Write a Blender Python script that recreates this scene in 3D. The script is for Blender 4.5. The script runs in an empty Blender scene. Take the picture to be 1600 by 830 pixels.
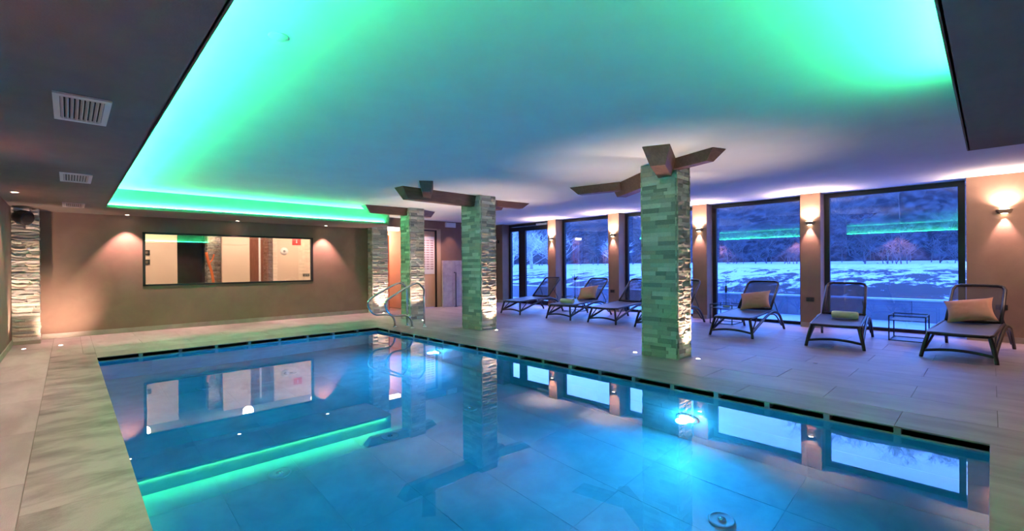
import bpy, bmesh, math, random
from math import sin, cos, pi, radians, sqrt
from mathutils import Vector, Matrix, noise
random.seed(7)
SC = bpy.context.scene
COL = SC.collection

# ------------------------------------------------------------------ camera
f_px, yaw, roll, pitch = 720.78, 0.805363, -0.007424, -0.002095
EYE = 1.25
fw = Vector((cos(yaw)*cos(pitch), sin(yaw)*cos(pitch), sin(pitch)))
r0 = Vector((sin(yaw), -cos(yaw), 0)); u0 = r0.cross(fw)
rr = r0*cos(roll)+u0*sin(roll); uu = -r0*sin(roll)+u0*cos(roll)
cd = bpy.data.cameras.new('camera'); cam = bpy.data.objects.new('camera', cd); COL.objects.link(cam)
cd.sensor_width = 36; cd.lens = f_px*36/1600; cd.clip_start = .02; cd.clip_end = 400
cd.shift_x = (800-798.96)/1600; cd.shift_y = (415.9-415)/1600
M = Matrix((rr, uu, -fw)).transposed().to_4x4(); M.translation = Vector((0, 0, EYE))
cam.matrix_world = M
SC.camera = cam

# ------------------------------------------------------------------ world: dusk sky, brighter and paler towards the horizon
W = bpy.data.worlds.new('dusk'); SC.world = W; W.use_nodes = True
nt = W.node_tree; nt.nodes.clear()
wo = nt.nodes.new('ShaderNodeOutputWorld'); bg = nt.nodes.new('ShaderNodeBackground')
tc = nt.nodes.new('ShaderNodeTexCoord'); sx = nt.nodes.new('ShaderNodeSeparateXYZ'); cr = nt.nodes.new('ShaderNodeValToRGB')
nt.links.new(tc.outputs['Generated'], sx.inputs[0]); nt.links.new(sx.outputs['Z'], cr.inputs[0])
cr.color_ramp.elements[0].position = 0.0; cr.color_ramp.elements[0].color = (.34, .52, 1, 1)
cr.color_ramp.elements[1].position = .75; cr.color_ramp.elements[1].color = (.03, .10, .62, 1)
e = cr.color_ramp.elements.new(.28); e.color = (.20, .38, 1, 1)
nt.links.new(cr.outputs[0], bg.inputs[0]); bg.inputs[1].default_value = 5.6
nt.links.new(bg.outputs[0], wo.inputs[0])

# ------------------------------------------------------------------ exposure
SC.view_settings.view_transform = 'Standard'; SC.view_settings.look = 'None'
SC.view_settings.gamma = 1; SC.view_settings.exposure = 1.12; SC.view_settings.use_curve_mapping = False

# light levels (watts)
L_COVE = 8.0       # green strips, emission
L_DOWN = 115.0       # recessed spots by the walls
L_UP = 85.0         # floor spots at the pillars
L_SCU, L_SCD = 90.0, 36.0
L_POOL = 135.0
WARM = (1, .53, .48); WARM2 = (1, .64, .50)
Z_S, Z_C = 2.26, 2.60       # soffit and ceiling heights
X_W, X_E, X_G = -.67, 10.4, 10.75   # left wall, piers, window glass
Y_N, Y_S = 11.6, -1.6
WZ = -.068                  # water level

def lamp(kind, name, loc, energy, color, direction=(0, 0, -1), size=.03, angle=60, blend=.6, parent=None):
    d = bpy.data.lights.new(name, kind); d.energy = energy; d.color = color
    if kind == 'SPOT':
        d.spot_size = radians(angle); d.spot_blend = blend; d.shadow_soft_size = size
    elif kind == 'POINT': d.shadow_soft_size = size
    o = bpy.data.objects.new(name, d); COL.objects.link(o)
    o.rotation_euler = Vector(direction).to_track_quat('-Z', 'Y').to_euler()
    o.location = loc
    if parent:
        o.parent = parent; o.location = Vector(loc)-parent.location
    return o

# ------------------------------------------------------------------ materials
MATS = {}
def mat(name, c1, c2=None, rough=.6, metal=0, scale=8, bump=0, bscale=60, stretch=(1, 1, 1), vary=0, spec=.5, coords='Object', trans=0, sharp=None, rot=0):
    m = bpy.data.materials.new(name); m.use_nodes = True; MATS[name] = m
    n = m.node_tree; b = n.nodes['Principled BSDF']
    b.inputs['Roughness'].default_value = rough; b.inputs['Metallic'].default_value = metal
    b.inputs['Specular IOR Level'].default_value = spec
    b.inputs['Base Color'].default_value = (*c1, 1)
    t = n.nodes.new('ShaderNodeTexCoord'); mp = n.nodes.new('ShaderNodeMapping')
    mp.inputs['Scale'].default_value = stretch; mp.inputs['Rotation'].default_value = (0, 0, rot)
    n.links.new(t.outputs[coords], mp.inputs[0])
    oi = n.nodes.new('ShaderNodeObjectInfo')
    if vary:
        mu = n.nodes.new('ShaderNodeMath'); mu.operation = 'MULTIPLY'; mu.inputs[1].default_value = 37.0
        n.links.new(oi.outputs['Random'], mu.inputs[0]); n.links.new(mu.outputs[0], mp.inputs['Location'])
    last = None
    if c2 is not None:
        no = n.nodes.new('ShaderNodeTexNoise'); no.inputs['Scale'].default_value = scale; no.inputs['Detail'].default_value = 8
        no.inputs['Roughness'].default_value = .6; no.inputs['Distortion'].default_value = .4
        n.links.new(mp.outputs[0], no.inputs[0])
        ra = n.nodes.new('ShaderNodeValToRGB')
        lo, hi = sharp or (.35, .68)
        ra.color_ramp.elements[0].position = lo; ra.color_ramp.elements[0].color = (*c1, 1)
        ra.color_ramp.elements[1].position = hi; ra.color_ramp.elements[1].color = (*c2, 1)
        n.links.new(no.outputs['Fac'], ra.inputs[0]); last = ra.outputs[0]
        if vary:
            mr = n.nodes.new('ShaderNodeMapRange'); mr.inputs[3].default_value = 1-vary; mr.inputs[4].default_value = 1+vary
            n.links.new(oi.outputs['Random'], mr.inputs[0])
            hs = n.nodes.new('ShaderNodeHueSaturation'); n.links.new(mr.outputs[0], hs.inputs['Value']); n.links.new(last, hs.inputs['Color'])
            last = hs.outputs[0]
        n.links.new(last, b.inputs['Base Color'])
    if bump:
        nb = n.nodes.new('ShaderNodeTexNoise'); nb.inputs['Scale'].default_value = bscale; nb.inputs['Detail'].default_value = 5
        n.links.new(mp.outputs[0], nb.inputs[0])
        bu = n.nodes.new('ShaderNodeBump'); bu.inputs['Strength'].default_value = bump; bu.inputs['Distance'].default_value = .01
        n.links.new(nb.outputs['Fac'], bu.inputs['Height']); n.links.new(bu.outputs[0], b.inputs['Normal'])
    return m
def emit(name, c, s):
    m = bpy.data.materials.new(name); m.use_nodes = True; MATS[name] = m
    n = m.node_tree; n.nodes.clear(); o = n.nodes.new('ShaderNodeOutputMaterial'); e = n.nodes.new('ShaderNodeEmission')
    e.inputs[0].default_value = (*c, 1); e.inputs[1].default_value = s; n.links.new(e.outputs[0], o.inputs[0]); return m
def pane(name, f0=.08, tint=(1, 1, 1)):
    """clear pane: transparent, with mirror reflection rising towards grazing (Schlick)"""
    m = bpy.data.materials.new(name); m.use_nodes = True; MATS[name] = m
    n = m.node_tree; n.nodes.clear(); o = n.nodes.new('ShaderNodeOutputMaterial'); mx = n.nodes.new('ShaderNodeMixShader')
    lw = n.nodes.new('ShaderNodeLayerWeight'); lw.inputs[0].default_value = .5
    pw_ = n.nodes.new('ShaderNodeMath'); pw_.operation = 'POWER'; pw_.inputs[1].default_value = 5
    mg = n.nodes.new('ShaderNodeMath'); mg.operation = 'MULTIPLY_ADD'; mg.inputs[1].default_value = (1-f0)*.8; mg.inputs[2].default_value = f0; mg.use_clamp = True
    t = n.nodes.new('ShaderNodeBsdfTransparent'); t.inputs[0].default_value = (*tint, 1)
    g = n.nodes.new('ShaderNodeBsdfGlossy'); g.inputs['Roughness'].default_value = 0.0; g.inputs[0].default_value = (1, 1, 1, 1)
    n.links.new(lw.outputs['Facing'], pw_.inputs[0]); n.links.new(pw_.outputs[0], mg.inputs[0]); n.links.new(mg.outputs[0], mx.inputs[0])
    n.links.new(t.outputs[0], mx.inputs[1]); n.links.new(g.outputs[0], mx.inputs[2]); n.links.new(mx.outputs[0], o.inputs[0]); return m
def mesh_fabric(name, c, alpha):
    m = bpy.data.materials.new(name); m.use_nodes = True; MATS[name] = m
    n = m.node_tree; b = n.nodes['Principled BSDF']; b.inputs['Base Color'].default_value = (*c, 1); b.inputs['Roughness'].default_value = .6
    o = n.nodes['Material Output']; t = n.nodes.new('ShaderNodeBsdfTransparent'); mx = n.nodes.new('ShaderNodeMixShader')
    mx.inputs[0].default_value = alpha
    n.links.new(t.outputs[0], mx.inputs[1]); n.links.new(b.outputs[0], mx.inputs[2]); n.links.new(mx.outputs[0], o.inputs[0]); return m

mat('plaster', (.225, .138, .100), (.255, .162, .120), rough=.85, scale=3, bump=.15, bscale=90)
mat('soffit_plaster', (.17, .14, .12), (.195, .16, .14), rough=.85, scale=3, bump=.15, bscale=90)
mat('white_ceiling', (.66, .74, .75), (.70, .78, .79), rough=.9, scale=2, bump=.1, bscale=30)
mat('deck_stone', (.31, .245, .26), (.44, .37, .385), rough=.42, scale=2.6, bump=.25, bscale=120, stretch=(1.6, .5, 1), vary=.06, spec=.45, rot=.35)
mat('coping_stone', (.09, .068, .072), (.31, .25, .265), rough=.4, scale=3.0, bump=.35, bscale=130, stretch=(.8, 1.5, 1), vary=.06, spec=.45, sharp=(.30, .58), rot=.75)
mat('coping_right', (.22, .17, .175), (.33, .265, .27), rough=.42, scale=3, bump=.3, bscale=110, stretch=(2, .6, 1), vary=.06, spec=.45)
mat('grout', (.19, .17, .15), (.24, .21, .19), rough=.9, scale=20)
mat('skirting', (.30, .25, .21), (.38, .33, .28), rough=.55, scale=5)
mat('pool_tile', (.30, .36, .39), (.42, .48, .51), rough=.45, scale=3, vary=.04, bump=.1, bscale=50)
mat('pool_grout', (.36, .42, .46), (.40, .46, .50), rough=.8)
mat('slot_dark', (.006, .008, .01), rough=.9)
mat('black_frame', (.012, .011, .013), rough=.45)
mat('black_plastic', (.012, .012, .014), rough=.4)
mat('white_plastic', (.75, .74, .73), rough=.4)
mat('dark_hole', (.02, .018, .017), rough=.9)
mat('chrome', (.75, .75, .77), rough=.12, metal=1)
mat('timber', (.105, .052, .040), (.17, .09, .068), rough=.5, scale=5, stretch=(1, 6, 6), bump=.3, bscale=30)
SC_ = [((.20, .19, .165), (.34, .32, .28)), ((.27, .23, .18), (.42, .37, .29)), ((.13, .13, .115), (.24, .235, .21)), ((.34, .325, .29), (.52, .49, .43)), ((.24, .255, .21), (.36, .375, .32))]
for i, (a, b_) in enumerate(SC_): mat('ledge_stone_%d' % i, tuple(c*1.45 for c in a), tuple(c*1.75 for c in b_), rough=.75, scale=22, bump=.5, bscale=60, vary=.12)
STONES = [MATS['ledge_stone_%d' % i] for i in range(5)]
mat('lounger_frame', (.022, .018, .022), rough=.38)
mat('lounger_seat', (.085, .085, .10), (.11, .11, .125), rough=.42, scale=400)
mesh_fabric('lounger_back', (.035, .030, .038), .72)
mat('cushion', (.58, .28, .18), (.64, .33, .22), rough=.8, scale=6, bump=.2, bscale=300)
mat('towel', (.80, .80, .52), (.86, .86, .60), rough=.95, scale=30, bump=.6, bscale=250)
mat('table_metal', (.02, .02, .025), rough=.4)
mat('leaf', (.02, .035, .02), (.04, .06, .03), rough=.6)
mat('lamp_body', (.18, .13, .09), rough=.5)
mat('lobby_wall', (.78, .60, .48), (.80, .62, .50), rough=.8, scale=2)
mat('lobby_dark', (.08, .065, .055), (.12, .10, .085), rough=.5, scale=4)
mat('wood_red', (.16, .05, .028), (.24, .085, .045), rough=.4, scale=4, stretch=(8, 8, 1))
mat('wood_orange', (.70, .15, .03), (.80, .21, .05), rough=.4, scale=3, stretch=(9, 9, 1))
mat('door_beige', (.60, .40, .24), (.66, .45, .28), rough=.45, scale=3, stretch=(9, 9, 1))
mat('door_jamb', (.50, .38, .26), rough=.5)
mat('shower_tile', (.36, .30, .31), (.50, .43, .43), rough=.4, scale=6)
mat('red_sign', (.65, .02, .02), rough=.4)
mat('poster', (.80, .80, .80), rough=.5); mat('ink', (.25, .25, .28), rough=.7)
mat('concrete', (.17, .18, .19), (.27, .28, .29), rough=.9, scale=1.5, bump=.4, bscale=20, coords='Object')
mat('snow', (.62, .64, .67), (.70, .72, .74), rough=.8, scale=3, bump=.3, bscale=9)
mf = mat('field', (.05, .038, .032), (.66, .68, .72), rough=.95, scale=2.0, sharp=(.52, .56), bump=.8, bscale=4, stretch=(.4, .8, 1))
_n = mf.node_tree; _ra = [q for q in _n.nodes if q.type == 'VALTORGB'][0]; _no = [q for q in _n.nodes if q.type == 'TEX_NOISE' and q.outputs['Fac'].is_linked and q.outputs['Fac'].links[0].to_node == _ra][0]
_no.inputs['Detail'].default_value = 12; _no.inputs['Roughness'].default_value = .72
_tc = _n.nodes.new('ShaderNodeTexCoord'); _sx = _n.nodes.new('ShaderNodeSeparateXYZ'); _n.links.new(_tc.outputs['Object'], _sx.inputs[0])
_m1 = _n.nodes.new('ShaderNodeMapRange'); _m1.inputs[1].default_value = 14; _m1.inputs[2].default_value = 24; _m1.inputs[3].default_value = -.08; _m1.inputs[4].default_value = .11
_m2 = _n.nodes.new('ShaderNodeMapRange'); _m2.inputs[1].default_value = 1; _m2.inputs[2].default_value = 8; _m2.inputs[3].default_value = 0; _m2.inputs[4].default_value = .07
_a1 = _n.nodes.new('ShaderNodeMath'); _a1.operation = 'ADD'; _a2 = _n.nodes.new('ShaderNodeMath'); _a2.operation = 'ADD'
_n.links.new(_sx.outputs['X'], _m1.inputs[0]); _n.links.new(_sx.outputs['Y'], _m2.inputs[0])
_n.links.new(_m1.outputs[0], _a1.inputs[0]); _n.links.new(_m2.outputs[0], _a1.inputs[1]); _n.links.new(_a1.outputs[0], _a2.inputs[0]); _n.links.new(_no.outputs['Fac'], _a2.inputs[1]); _n.links.new(_a2.outputs[0], _ra.inputs[0])
mat('hill', (.008, .009, .012), (.085, .09, .10), rough=1, scale=1.6, bump=1, bscale=3, stretch=(1, 1, .35), sharp=(.44, .66))
mat('bark', (.05, .05, .055), (.14, .14, .155), rough=.95, scale=1.5)
mat('bark_snow', (.30, .30, .31), (.75, .77, .80), rough=.9, scale=1.2, sharp=(.45, .6))
mat('conifer', (.012, .020, .014), (.03, .045, .035), rough=.95, scale=2)
emit('led_green', (.02, 1.0, .32), L_COVE*3.8)
emit('led_green_bright', (.05, 1.0, .34), L_COVE*44)
emit('lamp_glow', (1, .78, .55), 25)
emit('lamp_glow_small', (1, .82, .62), 14)
emit('pool_lamp_glow', (.35, .75, 1), 150)
emit('light_panel', (1, .86, .74), 4)
pane('window_glass', .085, (.72, .86, 1)); pane('lobby_glass', .13); pane('vase_glass', .06, (.85, .95, 1))
mw = bpy.data.materials.new('pool_water'); mw.use_nodes = True; MATS['pool_water'] = mw
b = mw.node_tree.nodes['Principled BSDF']
b.inputs['Base Color'].default_value = (.012, .43, .95, 1); b.inputs['Roughness'].default_value = 0; b.inputs['IOR'].default_value = 1.333
b.inputs['Transmission Weight'].default_value = 1

# ------------------------------------------------------------------ mesh builder
class MB:
    def __init__(s): s.v = []; s.f = []; s.sm = []
    def add(s, vs, fs, smooth=False):
        o = len(s.v); s.v += [tuple(v) for v in vs]; s.f += [tuple(i+o for i in f) for f in fs]; s.sm += [smooth]*len(fs); return s
    def box(s, x0, x1, y0, y1, z0, z1):
        return s.add([(x0, y0, z0), (x1, y0, z0), (x1, y1, z0), (x0, y1, z0), (x0, y0, z1), (x1, y0, z1), (x1, y1, z1), (x0, y1, z1)],
                     [(0, 3, 2, 1), (4, 5, 6, 7), (0, 1, 5, 4), (1, 2, 6, 5), (2, 3, 7, 6), (3, 0, 4, 7)])
    def prism(s, pts, z0, z1):
        n = len(pts)
        return s.add([(x, y, z0) for x, y in pts]+[(x, y, z1) for x, y in pts],
                     [tuple(range(n-1, -1, -1)), tuple(range(n, 2*n))]+[(i, (i+1) % n, n+(i+1) % n, n+i) for i in range(n)])
    def tube(s, pts, r, n=8, closed=False, flat=1.0, smooth=True):
        pts = [Vector(p) for p in pts]; m = len(pts); vs = []; fs = []
        rs = r if isinstance(r, (list, tuple)) else [r]*m
        up = None
        for i, p in enumerate(pts):
            a = pts[(i-1) % m] if (closed or i > 0) else p; c = pts[(i+1) % m] if (closed or i < m-1) else p
            t = (c-a).normalized()
            if up is None:
                up = Vector((0, 0, 1)) if abs(t.z) < .9 else Vector((0, 1, 0))
            side = t.cross(up).normalized(); up = side.cross(t).normalized()
            for k in range(n):
                an = 2*pi*k/n+pi/n; vs.append(p+side*cos(an)*rs[i]+up*sin(an)*rs[i]*flat)
        seg = m if closed else m-1
        for i in range(seg):
            for k in range(n):
                a = i*n+k; b = i*n+(k+1) % n; j = (i+1) % m
                fs.append((a, b, j*n+(k+1) % n, j*n+k))
        if not closed: fs += [tuple(range(n-1, -1, -1)), tuple((m-1)*n+k for k in range(n))]
        return s.add(vs, fs, smooth)
    def lathe(s, prof, n=20, c=(0, 0, 0), M=None, smooth=True):
        vs = []; fs = []
        for r, z in prof:
            for k in range(n):
                v = Vector((r*cos(2*pi*k/n), r*sin(2*pi*k/n), z))
                if M is not None: v = M @ v
                vs.append(v+Vector(c))
        for i in range(len(prof)-1):
            for k in range(n):
                fs.append((i*n+k, i*n+(k+1) % n, (i+1)*n+(k+1) % n, (i+1)*n+k))
        fs += [tuple(range(n-1, -1, -1)), tuple((len(prof)-1)*n+k for k in range(n))]
        return s.add(vs, fs, smooth)
    def mesh(s, name, m=None):
        me = bpy.data.meshes.new(name); me.from_pydata(s.v, [], s.f)
        me.polygons.foreach_set('use_smooth', s.sm)
        if m: me.materials.append(MATS[m] if isinstance(m, str) else m)
        me.update(); return me
    def build(s, name, m, parent=None, loc=None, center=False):
        me = s.mesh(name, m); o = bpy.data.objects.new(name, me); COL.objects.link(o)
        if parent: o.parent = parent
        if loc is not None: o.location = loc
        return o
def bevel(o, w, seg=2):
    md = o.modifiers.new('bevel', 'BEVEL'); md.width = w; md.segments = seg; md.limit_method = 'ANGLE'; return o
def spline(pts, n=6):
    pts = [Vector(p) for p in pts]; out = []
    for i in range(len(pts)-1):
        p0 = pts[max(i-1, 0)]; p1 = pts[i]; p2 = pts[i+1]; p3 = pts[min(i+2, len(pts)-1)]
        for k in range(n):
            t = k/n
            out.append(.5*((2*p1)+(-p0+p2)*t+(2*p0-5*p1+4*p2-p3)*t*t+(-p0+3*p1-3*p2+p3)*t**3))
    out.append(pts[-1]); return out
def fillet(pts, r, n=4):
    pts = [Vector(p) for p in pts]; out = [pts[0]]
    for i in range(1, len(pts)-1):
        p = pts[i]; a = (pts[i-1]-p); b = (pts[i+1]-p); q = min(r, a.length*.49, b.length*.49)
        A = p+a.normalized()*q; B = p+b.normalized()*q
        for k in range(n+1):
            t = k/n; out.append((1-t)**2*A+2*t*(1-t)*p+t*t*B)
    out.append(pts[-1]); return out
def empty(name, loc=(0, 0, 0), rz=0):
    o = bpy.data.objects.new(name, None); COL.objects.link(o); o.location = loc; o.rotation_euler.z = rz; o.empty_display_size = .1; return o
def tag(o, label=None, cat=None, group=None, kind=None):
    if label: o['label'] = label
    if cat: o['category'] = cat
    if group: o['group'] = group
    if kind: o['kind'] = kind
    return o
def inst(me, name, parent, loc=(0, 0, 0), scale=(1, 1, 1), rot=(0, 0, 0)):
    o = bpy.data.objects.new(name, me); COL.objects.link(o); o.parent = parent; o.location = loc; o.scale = scale; o.rotation_euler = rot; return o
def copy_tree(o, parent=None):
    c = o.copy(); COL.objects.link(c); c.parent = parent
    for ch in list(o.children): copy_tree(ch, c)
    return c

# ================================================================== STRUCTURE
# ---- walls
S = lambda o: tag(o, kind='structure')
S(MB().box(X_W-.2, X_W, Y_S-.2, Y_N+.2, 0, 2.7).build('wall_left', 'plaster'))
# back wall with the lobby window and two doorways
wn = MB(); wy0, wy1 = Y_N, Y_N+.18
LWX0, LWX1, LWZ0, LWZ1 = 1.06, 4.36, .885, 1.957
DA0, DA1, DB0, DB1, DZ = 6.28, 6.95, 7.15, 8.14, 2.34
wn.box(X_W, LWX0, wy0, wy1, 0, 2.7); wn.box(LWX0, LWX1, wy0, wy1, 0, LWZ0); wn.box(LWX0, LWX1, wy0, wy1, LWZ1, 2.7)
wn.box(LWX1, DA0, wy0, wy1, 0, 2.7); wn.box(DA0, DA1, wy0, wy1, DZ, 2.7); wn.box(DA1, DB0, wy0, wy1, 0, 2.7)
wn.box(DB0, DB1, wy0, wy1, DZ, 2.7); wn.box(DB1, X_G+.3, wy0, wy1, 0, 2.7)
S(wn.build('wall_back', 'plaster'))
S(MB().box(X_W-.2, X_G+.3, Y_S-.2, Y_S, 0, 2.7).build('wall_front', 'plaster'))
# right wall: solid end, four piers and the stub by the glass door
wr = MB()
for y0, y1 in ((Y_S, .278), (2.27, 2.606), (4.45, 4.783), (6.76, 7.086), (8.925, 9.237), (11.245, Y_N)):
    wr.box(X_E, X_G+.12, y0, y1, 0, 2.7)
S(wr.build('wall_right', 'plaster'))
# ---- ceilings
S(MB().box(X_W-.2, X_G+.3, Y_S-.2, Y_N+.2, Z_C, Z_C+.15).build('ceiling', 'white_ceiling'))
so = S(empty('ceiling_soffit', (0, 0, Z_S)))
def sbox(n, m, *b):
    o = MB().box(*b[:4], b[4]-Z_S, b[5]-Z_S).build(n, m, so); return o
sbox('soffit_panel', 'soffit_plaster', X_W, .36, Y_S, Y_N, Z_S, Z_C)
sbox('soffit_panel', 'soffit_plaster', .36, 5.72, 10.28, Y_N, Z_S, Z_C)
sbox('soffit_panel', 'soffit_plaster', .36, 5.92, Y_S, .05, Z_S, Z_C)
# light shelves round the recess, each with an upstand hiding its strip
sh = MB(); sh.box(.36, .45, .14, 10.20, 0, .018); sh.box(.44, .46, .14, 10.20, .0, .050)
sh.box(.36, 5.64, 10.20, 10.28, 0, .018); sh.box(.44, 5.64, 10.19, 10.21, .0, .050)
sh.box(.36, 5.92, .05, .14, 0, .018); sh.box(.46, 5.92, .13, .15, .0, .050)
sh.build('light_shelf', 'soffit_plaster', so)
def led(p0, p1, out):
    """slanted light strip lying in the trough, glowing outwards and up"""
    p0, p1, o_ = Vector((*p0, 0)), Vector((*p1, 0)), Vector((*out, 0)); z_ = Vector((0, 0, 1))
    sec = [o_*.0+z_*.018, o_*.030+z_*.018, o_*.030+z_*.030, o_*.012+z_*.060, o_*.0+z_*.060]
    vs = [p+q for p in (p0, p1) for q in sec]; n = 5
    fs = [tuple(range(n)), tuple(range(2*n-1, n-1, -1))]+[(i, i+n, (i+1) % n+n, (i+1) % n) for i in range(n)]
    MB().add(vs, fs).build('light_strip_housing', 'white_plastic', so)
    e_ = (o_*.030+z_*.018).normalized()*.0008
    MB().add([p0+sec[2]+e_, p1+sec[2]+e_, p1+sec[3]+e_, p0+sec[3]+e_], [(0, 1, 2, 3)]).build('light_strip', 'led_green', so)
    e_ = z_*.0008
    MB().add([p0+sec[3]+e_, p1+sec[3]+e_, p1+sec[4]+e_, p0+sec[4]+e_], [(0, 1, 2, 3)]).build('light_strip', 'led_green_bright', so)
led((.375, .15), (.375, 10.19), (1, 0))
led((.46, 10.265), (5.58, 10.265), (0, -1))
led((.46, .065), (4.36, .065), (0, 1))

# ---- floor: slab, joints and single slabs of stone
fl = S(empty('floor', (0, 0, 0)))
PX0, PX1, PY0, PY1 = .285, 4.54, .014, 8.67
def with_hole(mb, x0, x1, y0, y1, z0, z1, e=.0):
    mb.box(x0, PX0-e, y0, y1, z0, z1); mb.box(PX1+e, x1, y0, y1, z0, z1)
    mb.box(PX0-e, PX1+e, y0, PY0-e, z0, z1); mb.box(PX0-e, PX1+e, PY1+e, y1, z0, z1); return mb
with_hole(MB(), X_W-.2, X_G+.3, Y_S-.2, Y_N+4, -.30, -.105, .28).build('screed', 'grout', fl)
with_hole(MB(), X_W-.2, X_G+.3, Y_S-.2, Y_N+4, -.1051, -.0045, .28).build('screed', 'grout', fl)
with_hole(MB(), PX0-.28, PX1+.28, PY0-.28, PY1+.28, -.012, -.0045, .003).build('screed', 'grout', fl)
TM = {}
def tile(x0, x1, y0, y1, m, name='floor_tile', dz=0):
    g = .0018; w = round(x1-x0-2*g, 3); l = round(y1-y0-2*g, 3); k = (w, l, m)
    if w < .02 or l < .02: return
    if k not in TM:
        b = .0012; mb = MB()
        mb.add([(-w/2, -l/2, -.004), (w/2, -l/2, -.004), (w/2, l/2, -.004), (-w/2, l/2, -.004),
                (-w/2, -l/2, -b), (w/2, -l/2, -b), (w/2, l/2, -b), (-w/2, l/2, -b),
                (-w/2+b, -l/2+b, 0), (w/2-b, -l/2+b, 0), (w/2-b, l/2-b, 0), (-w/2+b, l/2-b, 0)],
               [(0, 1, 5, 4), (1, 2, 6, 5), (2, 3, 7, 6), (3, 0, 4, 7), (4, 5, 9, 8), (5, 6, 10, 9), (6, 7, 11, 10), (7, 4, 8, 11), (8, 9, 10, 11)])
        TM[k] = mb.mesh(name, m)
    inst(TM[k], name, fl, ((x0+x1)/2, (y0+y1)/2, dz+random.uniform(-.0002, .0002)))
# coping strips
def strip(x0, x1, y0, y1, along, step, start, m, name='floor_tile'):
    a0, a1 = (y0, y1) if along == 'y' else (x0, x1)
    c = start
    while c > a0: c -= step
    while c < a1:
        s, e_ = max(c, a0), min(c+step, a1); c += step
        if e_-s < .02: continue
        if along == 'y': tile(x0, x1, s, e_, m, name)
        else: tile(s, e_, y0, y1, m, name)
strip(-.19, .285, Y_S, 9.25, 'y', 2.4, 1.0, 'coping_stone', 'coping_tile')
strip(4.54, 5.04, Y_S, 8.67, 'y', 1.2, .52, 'coping_right', 'coping_tile')
strip(.285, 4.54, 8.67, 9.17, 'x', 1.2, .285, 'coping_right', 'coping_tile')
strip(.285, 4.54, -.486, .014, 'x', 1.2, .285, 'coping_right', 'coping_tile')
strip(4.54, 5.04, 8.67, 9.17, 'x', 1.2, 4.54, 'coping_right', 'coping_tile')
strip(X_W, -.19, Y_S, 10.2, 'y', 1.2, .3, 'deck_stone')
for y0, y1 in ((9.25, 9.85), (9.85, 10.45), (10.45, 11.03), (11.03, 11.6)):
    strip(-.19, .285, y0, y1, 'x', 1.2, .15, 'deck_stone')
strip(X_W, -.19, 10.2, 11.6, 'y', 1.2, .3, 'deck_stone')
for i, (y0, y1) in enumerate(((9.17, 9.77), (9.77, 10.37), (10.37, 10.97), (10.97, 11.6))):
    strip(.285, 5.04, y0, y1, 'x', 1.2, .285+.6*(i % 2), 'deck_stone')
strip(.285, 4.54, Y_S, -.486, 'x', 1.2, .285, 'deck_stone')
x = 5.04; i = 0
while x < X_G-.01:
    strip(x, min(x+.56, X_G), Y_S, Y_N if x < X_E-.6 else Y_N, 'y', 1.12, (.52 if i % 2 else -.03), 'deck_stone'); x += .56; i += 1
strip(DA0, DA1, Y_N, Y_N+3, 'y', 1.2, 11.6, 'deck_stone')

# ---- skirting boards
def trim(name, *b): S(MB().box(*b).build(name, 'skirting'))
trim('baseboard_left', X_W, X_W+.014, Y_S, 11.03, 0, .09)
trim('baseboard_back', -.34, 5.78, Y_N-.014, Y_N, 0, .09)
trim('baseboard_right', X_E-.014, X_E, Y_S, .278, 0, .09)
for k, (y0, y1) in enumerate(((2.27, 2.606), (4.45, 4.783), (6.76, 7.086), (8.925, 9.237), (11.245, Y_N))):
    trim('trim_%d' % (k+1), X_E-.014, X_E, y0, y1, 0, .09)

# ---- windows
def frame_rect(y0, y1, z0, z1, t, tb=None, x0=X_G-.045, x1=X_G+.03):
    tb = tb or t
    return MB().box(x0, x1, y0, y0+t, z0, z1).box(x0, x1, y1-t, y1, z0, z1).box(x0, x1, y0+t, y1-t, z1-t, z1).box(x0, x1, y0+t, y1-t, z0, z0+tb)
WINS = [(.30, 2.27), (2.606, 4.45), (4.783, 6.76), (7.086, 8.925)]
for k, (y0, y1) in enumerate(WINS):
    w = S(empty('window_%d' % (k+2), (X_G, (y0+y1)/2, 0)))
    def wb(n, m, mb):
        o = mb.build(n, m, w); o.location = -w.location; return o
    fr_ = wb('window_frame', 'black_frame', frame_rect(y0, y1, 0, Z_C-.005, .085, .06))
    pn_ = wb('pane', 'window_glass', MB().box(X_G+.0, X_G+.006, y0+.085, y1-.085, .06, Z_C-.09)); pn_.parent = fr_; pn_.location = (0, 0, 0)
d = S(empty('door_1', (X_G, 10.2, 0)))
def db(n, m, mb, p=None):
    o = mb.build(n, m, p or d); o.location = (-d.location if p is None else Vector((0, 0, 0))); return o
db('door_frame', 'black_frame', frame_rect(9.237, 11.245, 0, Z_C-.005, .085, .04))
dl_ = db('door_leaf', 'black_frame', MB().box(X_G-.04, X_G+.03, 10.49, 10.79, .03, 2.5).box(X_G-.04, X_G+.03, 9.32, 9.42, .03, 2.5).box(X_G-.04, X_G+.03, 9.42, 10.49, 2.36, 2.5).box(X_G-.04, X_G+.03, 9.42, 10.49, .03, .13).box(X_G-.04, X_G+.03, 10.79, 11.16, 2.36, 2.5))
db('pane', 'window_glass', MB().box(X_G, X_G+.006, 9.42, 10.49, .13, 2.36), dl_)
db('pane', 'window_glass', MB().box(X_G, X_G+.006, 10.79, 11.16, .04, 2.36))
db('door_closer', 'white_plastic', MB().box(X_G-.10, X_G-.04, 9.5, 9.95, 2.50, 2.56))
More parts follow.
